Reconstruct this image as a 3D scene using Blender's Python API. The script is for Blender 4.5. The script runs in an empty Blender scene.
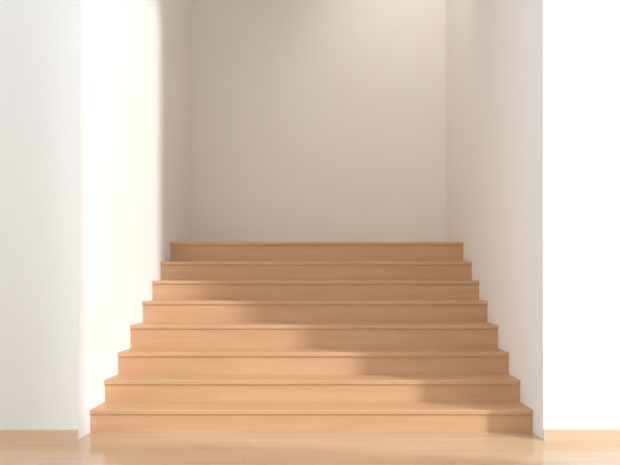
import bpy, bmesh, math, random
from mathutils import Vector

S = bpy.context.scene
COL = S.collection

# ------------------------------------------------------------ camera
WID = 3.1                 # width of the stair opening, metres
FPX = 1867.0 / WID        # focal length in pixels of the 620 px frame
VX, VY = 328.0, 280.0     # vanishing point of the stair walls in the photo
CAM_D = 1867.0 / 465.0    # camera distance to the front wall plane
CAM_H = (440.0 - VY) / 465.0 * WID
cam = bpy.data.cameras.new('camera')
cam.sensor_width = 36.0
cam.lens = 36.0 * FPX / 620.0
cam.shift_x = (310.0 - VX) / 620.0
cam.shift_y = (VY - 232.5) / 620.0
cam.clip_start = 0.05
co = bpy.data.objects.new('camera', cam)
co.location = (0, -CAM_D, CAM_H)
co.rotation_euler = (math.pi / 2, 0, 0)
COL.objects.link(co)
S.camera = co

# ------------------------------------------------------------ light
w = bpy.data.worlds.new('sky')
S.world = w
w.use_nodes = True
bg = w.node_tree.nodes['Background']
bg.inputs[0].default_value = (0.91, 0.97, 1.0, 1)
bg.inputs[1].default_value = 2.4

SUN_A = 0.63              # metres into the picture per metre to the left
SUN_EL = math.radians(22)
sun = bpy.data.lights.new('sun', 'SUN')
sun.energy = 2.85
sun.angle = math.radians(4.5)
sun.color = (0.93, 0.98, 1.0)
so = bpy.data.objects.new('sun', sun)
dv = Vector((-1, SUN_A, 0)).normalized() * math.cos(SUN_EL) + Vector((0, 0, -math.sin(SUN_EL)))
so.rotation_euler = dv.to_track_quat('-Z', 'Y').to_euler()
so.location = (6, -5, 6)
COL.objects.link(so)

spot = bpy.data.lights.new('back_wall_fill', 'SPOT')  # added fill light brightening the upper right of the back wall, no fitting
spot.energy = 115
spot.color = (1.0, 0.94, 0.90)
spot.spot_size = math.radians(95)
spot.spot_blend = 1.0
spot.shadow_soft_size = 0.3
sp = bpy.data.objects.new('back_wall_fill', spot)
sp.location = (0.6, 1.6, 5.6)
sp.rotation_euler = (Vector((1.15, 3.33, 3.7)) - sp.location).to_track_quat('-Z', 'Y').to_euler()
COL.objects.link(sp)

vs = S.view_settings
vs.view_transform = 'Standard'
vs.look = 'None'
vs.gamma = 1.0
vs.use_curve_mapping = False
vs.exposure = 0.0
S.cycles.max_bounces = 10
S.cycles.diffuse_bounces = 8

# ------------------------------------------------------------ materials
def new_mat(name):
    m = bpy.data.materials.new(name)
    m.use_nodes = True
    return m, m.node_tree, m.node_tree.nodes['Principled BSDF']

def plaster(name, col):
    m, t, p = new_mat(name)
    n = t.nodes.new('ShaderNodeTexNoise')
    n.inputs['Scale'].default_value = 60
    n.inputs['Detail'].default_value = 4
    g = t.nodes.new('ShaderNodeTexCoord')
    t.links.new(g.outputs['Object'], n.inputs['Vector'])
    b = t.nodes.new('ShaderNodeBump')
    b.inputs['Strength'].default_value = 0.03
    b.inputs['Distance'].default_value = 0.002
    t.links.new(n.outputs['Fac'], b.inputs['Height'])
    t.links.new(b.outputs['Normal'], p.inputs['Normal'])
    p.inputs['Base Color'].default_value = (*col, 1)
    p.inputs['Roughness'].default_value = 0.85
    return m

def wood(name, dark, light, rough=0.45, planks=None, seed=0.0):
    """oak: long grain running along X, per-object tone, optional floor boards"""
    m, t, p = new_mat(name)
    N, L = t.nodes.new, t.links.new
    tc = N('ShaderNodeTexCoord')
    oi = N('ShaderNodeObjectInfo')
    off = N('ShaderNodeVectorMath'); off.operation = 'SCALE'
    cmb = N('ShaderNodeCombineXYZ')
    for k in range(3):
        L(oi.outputs['Random'], cmb.inputs[k])
    L(cmb.outputs[0], off.inputs[0]); off.inputs['Scale'].default_value = 13.7
    add = N('ShaderNodeVectorMath'); add.operation = 'ADD'
    L(tc.outputs['Object'], add.inputs[0]); L(off.outputs[0], add.inputs[1])
    # broad figure
    mp = N('ShaderNodeMapping'); mp.inputs['Scale'].default_value = (0.9, 9, 9)
    L(add.outputs[0], mp.inputs[0])
    n1 = N('ShaderNodeTexNoise'); n1.inputs['Scale'].default_value = 1.6
    n1.inputs['Detail'].default_value = 5; n1.inputs['Distortion'].default_value = 0.6
    L(mp.outputs[0], n1.inputs['Vector'])
    # fine pores
    mp2 = N('ShaderNodeMapping'); mp2.inputs['Scale'].default_value = (3, 130, 130)
    L(add.outputs[0], mp2.inputs[0])
    n2 = N('ShaderNodeTexNoise'); n2.inputs['Scale'].default_value = 1.0
    n2.inputs['Detail'].default_value = 3
    L(mp2.outputs[0], n2.inputs['Vector'])
    mix = N('ShaderNodeMix'); mix.data_type = 'FLOAT'; mix.inputs[0].default_value = 0.3
    L(n1.outputs['Fac'], mix.inputs[2]); L(n2.outputs['Fac'], mix.inputs[3])
    fac = mix.outputs[0]
    ramp = N('ShaderNodeValToRGB')
    ramp.color_ramp.elements[0].position = 0.3
    ramp.color_ramp.elements[0].color = (*dark, 1)
    ramp.color_ramp.elements[1].position = 0.72
    ramp.color_ramp.elements[1].color = (*light, 1)
    L(fac, ramp.inputs[0])
    colr = ramp.outputs[0]
    if planks:
        br = N('ShaderNodeTexBrick')
        br.inputs['Scale'].default_value = 1.0
        br.inputs['Brick Width'].default_value = planks[0]
        br.inputs['Row Height'].default_value = planks[1]
        br.inputs['Mortar Size'].default_value = 0.0012
        br.inputs['Mortar Smooth'].default_value = 0.3
        br.inputs['Color1'].default_value = (1, 1, 1, 1)
        br.inputs['Color2'].default_value = (0.95, 0.94, 0.93, 1)
        br.inputs['Mortar'].default_value = (0.78, 0.7, 0.62, 1)
        br.offset = 0.37
        L(tc.outputs['Object'], br.inputs['Vector'])
        mu = N('ShaderNodeMix'); mu.data_type = 'RGBA'; mu.blend_type = 'MULTIPLY'
        mu.inputs[0].default_value = 1.0
        L(colr, mu.inputs[6]); L(br.outputs['Color'], mu.inputs[7])
        colr = mu.outputs[2]
    L(colr, p.inputs['Base Color'])
    p.inputs['Roughness'].default_value = rough
    if planks:
        p.inputs['IOR'].default_value = 1.6
    bp = N('ShaderNodeBump'); bp.inputs['Strength'].default_value = 0.05
    bp.inputs['Distance'].default_value = 0.001
    L(n2.outputs['Fac'], bp.inputs['Height']); L(bp.outputs['Normal'], p.inputs['Normal'])
    return m

M_WALL = plaster('white_plaster', (0.765, 0.765, 0.76))
M_HALL = plaster('cream_plaster', (0.80, 0.77, 0.735))
M_TREAD = wood('oak_tread', (0.565, 0.325, 0.17), (0.645, 0.405, 0.24), 0.42)
M_RISER = wood('oak_riser', (0.565, 0.325, 0.17), (0.645, 0.405, 0.24), 0.5)
M_FLOOR = wood('oak_floor', (0.59, 0.39, 0.24), (0.66, 0.455, 0.30), 0.13, planks=(4.2, 0.14))
M_BASE = wood('oak_baseboard', (0.64, 0.46, 0.32), (0.69, 0.51, 0.37), 0.5)

# ------------------------------------------------------------ helpers
def box(name, x0, x1, y0, y1, z0, z1, mat, parent=None, bevel=0.0, holes=None):
    bm = bmesh.new()
    bmesh.ops.create_cube(bm, size=1.0)
    c = Vector(((x0 + x1) / 2, (y0 + y1) / 2, (z0 + z1) / 2))
    for v in bm.verts:
        v.co = Vector((v.co.x * (x1 - x0), v.co.y * (y1 - y0), v.co.z * (z1 - z0)))
    if bevel:
        bmesh.ops.bevel(bm, geom=bm.edges[:], offset=bevel, segments=3, profile=0.5, affect='EDGES')
    return finish(name, bm, c, mat, parent)

def finish(name, bm, c, mat, parent=None):
    me = bpy.data.meshes.new(name)
    bm.normal_update(); bm.to_mesh(me); bm.free()
    me.materials.append(mat)
    o = bpy.data.objects.new(name, me)
    COL.objects.link(o)
    if parent:
        o.parent = parent
        o.location = c - parent.location
    else:
        o.location = c
    return o

def struct(o, label):
    o['kind'] = 'structure'; o['label'] = label
    return o

def profile_x(name, x0, x1, pts, mat, parent=None):
    """closed (y,z) outline swept along X"""
    bm = bmesh.new()
    a = [bm.verts.new((x0, y, z)) for y, z in pts]
    b = [bm.verts.new((x1, y, z)) for y, z in pts]
    n = len(pts)
    bm.faces.new(a); bm.faces.new(b[::-1])
    for i in range(n):
        bm.faces.new((a[i], b[i], b[(i + 1) % n], a[(i + 1) % n]))
    bmesh.ops.recalc_face_normals(bm, faces=bm.faces[:])
    c = Vector(((x0 + x1) / 2, sum(p[0] for p in pts) / n, sum(p[1] for p in pts) / n))
    for v in bm.verts:
        v.co -= c
    return finish(name, bm, c, mat, parent)

# ------------------------------------------------------------ stair measurements
XL = -(VX - 78.0) / 465.0 * WID
XR = (543.0 - VX) / 465.0 * WID
STEP_W = [443.6, 416.5, 391.6, 368.6, 345.6, 327.5, 311.5, 293.0]   # front edge widths, px
STEP_Y = [410.0, 380.3, 352.6, 325.0, 301.0, 280.5, 261.5, 242.0]   # front edge heights, px
DY = [1867.0 / s - CAM_D for s in STEP_W]
HZ = [CAM_H - (y - VY) / s * WID for y, s in zip(STEP_Y, STEP_W)]
BACK = 1867.0 / 254.0 - CAM_D
TOP = 5.7                # height of the stair hall walls
ROOM_H = 6.8
T = 0.25

# ------------------------------------------------------------ structure
struct(box('floor', -5.5, 4.5, -6.0, DY[0] + 0.04, -0.12, 0, M_FLOOR), 'pale oak plank floor in front of the staircase')
struct(box('wall_front_left', -5.5, XL, 0, T, 0, ROOM_H, M_WALL), 'white wall left of the stair opening')
struct(box('wall_front_right', XR, 4.5, 0, T, 0, ROOM_H, M_WALL), 'white sunlit wall right of the stair opening')
struct(box('wall_stair_left', XL - T, XL, T, BACK, 0, TOP, M_HALL), 'white sunlit side wall left of the stairs')
struct(box('wall_stair_right', XR, XR + T, T, BACK, 0, TOP, M_HALL), 'cream shaded side wall right of the stairs')
struct(box('wall_back', XL - T, XR + T, BACK, BACK + T, 0, TOP, M_HALL), 'plain wall behind the top of the stairs')

struct(box('ceiling', -5.5, 4.5, -6.0, T, ROOM_H, ROOM_H + 0.2, M_WALL), 'unseen white ceiling over the room, added to limit the sky light')  # out of view, added so less sky light reaches in
struct(box('ceiling_stair', XL - T, XR + T, T, BACK + T, TOP, TOP + 0.2, M_WALL), 'unseen white ceiling over the stairs, added to dim the stair hall')  # out of view, added to darken the stair hall
struct(box('wall_header', XL, XR, 0, T, TOP, ROOM_H, M_WALL), 'white wall above the stair opening')

struct(box('shade_wall_right', 2.15, 2.35, -6.0, SUN_A * (-1.68 - 2.35), 0, ROOM_H, M_WALL), 'unseen white wall added to keep the sun off the left front wall')  # added off-frame blocker, its edge set to shade the left front wall

struct(box('shade_wall_rear', -5.5, 2.35, -6.25, -6.0, 0, ROOM_H, M_WALL), 'unseen white wall behind the camera, added to darken the back wall')  # closes the room behind the camera, added to cut light on the back wall
q0 = -0.725
struct(profile_x('floor_shade_wedge', 2.15, 2.35, [(SUN_A * (-1.68 - 2.35), 0), (q0, 0), (SUN_A * (-1.68 - 2.35), (q0 - SUN_A * (-1.68 - 2.35)) / 0.89)], M_WALL), 'unseen white wedge added to cast the slanting shadow edge on the floor')  # invented off-frame sun blocker, slope shaped for the floor shadow

def baseboard(name, x0, x1, label):
    h, d = 0.073, 0.014
    pts = [(0, 0), (-d, 0), (-d, h - 0.004), (-d + 0.004, h), (0, h)]
    return struct(profile_x(name, x0, x1, pts, M_BASE), label)
baseboard('baseboard_left', -5.5, XL, 'low oak baseboard under the left wall')
baseboard('baseboard_right', XR, 4.5, 'low oak baseboard under the right wall')

# ------------------------------------------------------------ staircase
st = bpy.data.objects.new('staircase', None)
st.location = (0, 0, 0)
st['label'] = 'wide light oak staircase of eight steps rising between two white walls'
st['category'] = 'staircase'
COL.objects.link(st)

NOSE, TH = 0.012, 0.033
G = 0.001
for k in range(8):
    y, z = DY[k], HZ[k]
    y2 = (DY[k + 1] + NOSE if k < 7 else BACK - G)
    zt = z - TH
    r = 0.005
    pts = [(y2, zt), (y + r * .5, zt), (y, zt + r * .5), (y, z - r), (y + r * .3, z - r * .3), (y + r, z), (y2, z)]
    profile_x('tread' if k < 7 else 'landing', XL + G, XR - G, pts, M_TREAD, st)
    zb = 0 if k == 0 else HZ[k - 1]
    box('riser', XL + G, XR - G, y + NOSE, y + NOSE + 0.02, zb, zt, M_RISER, st)
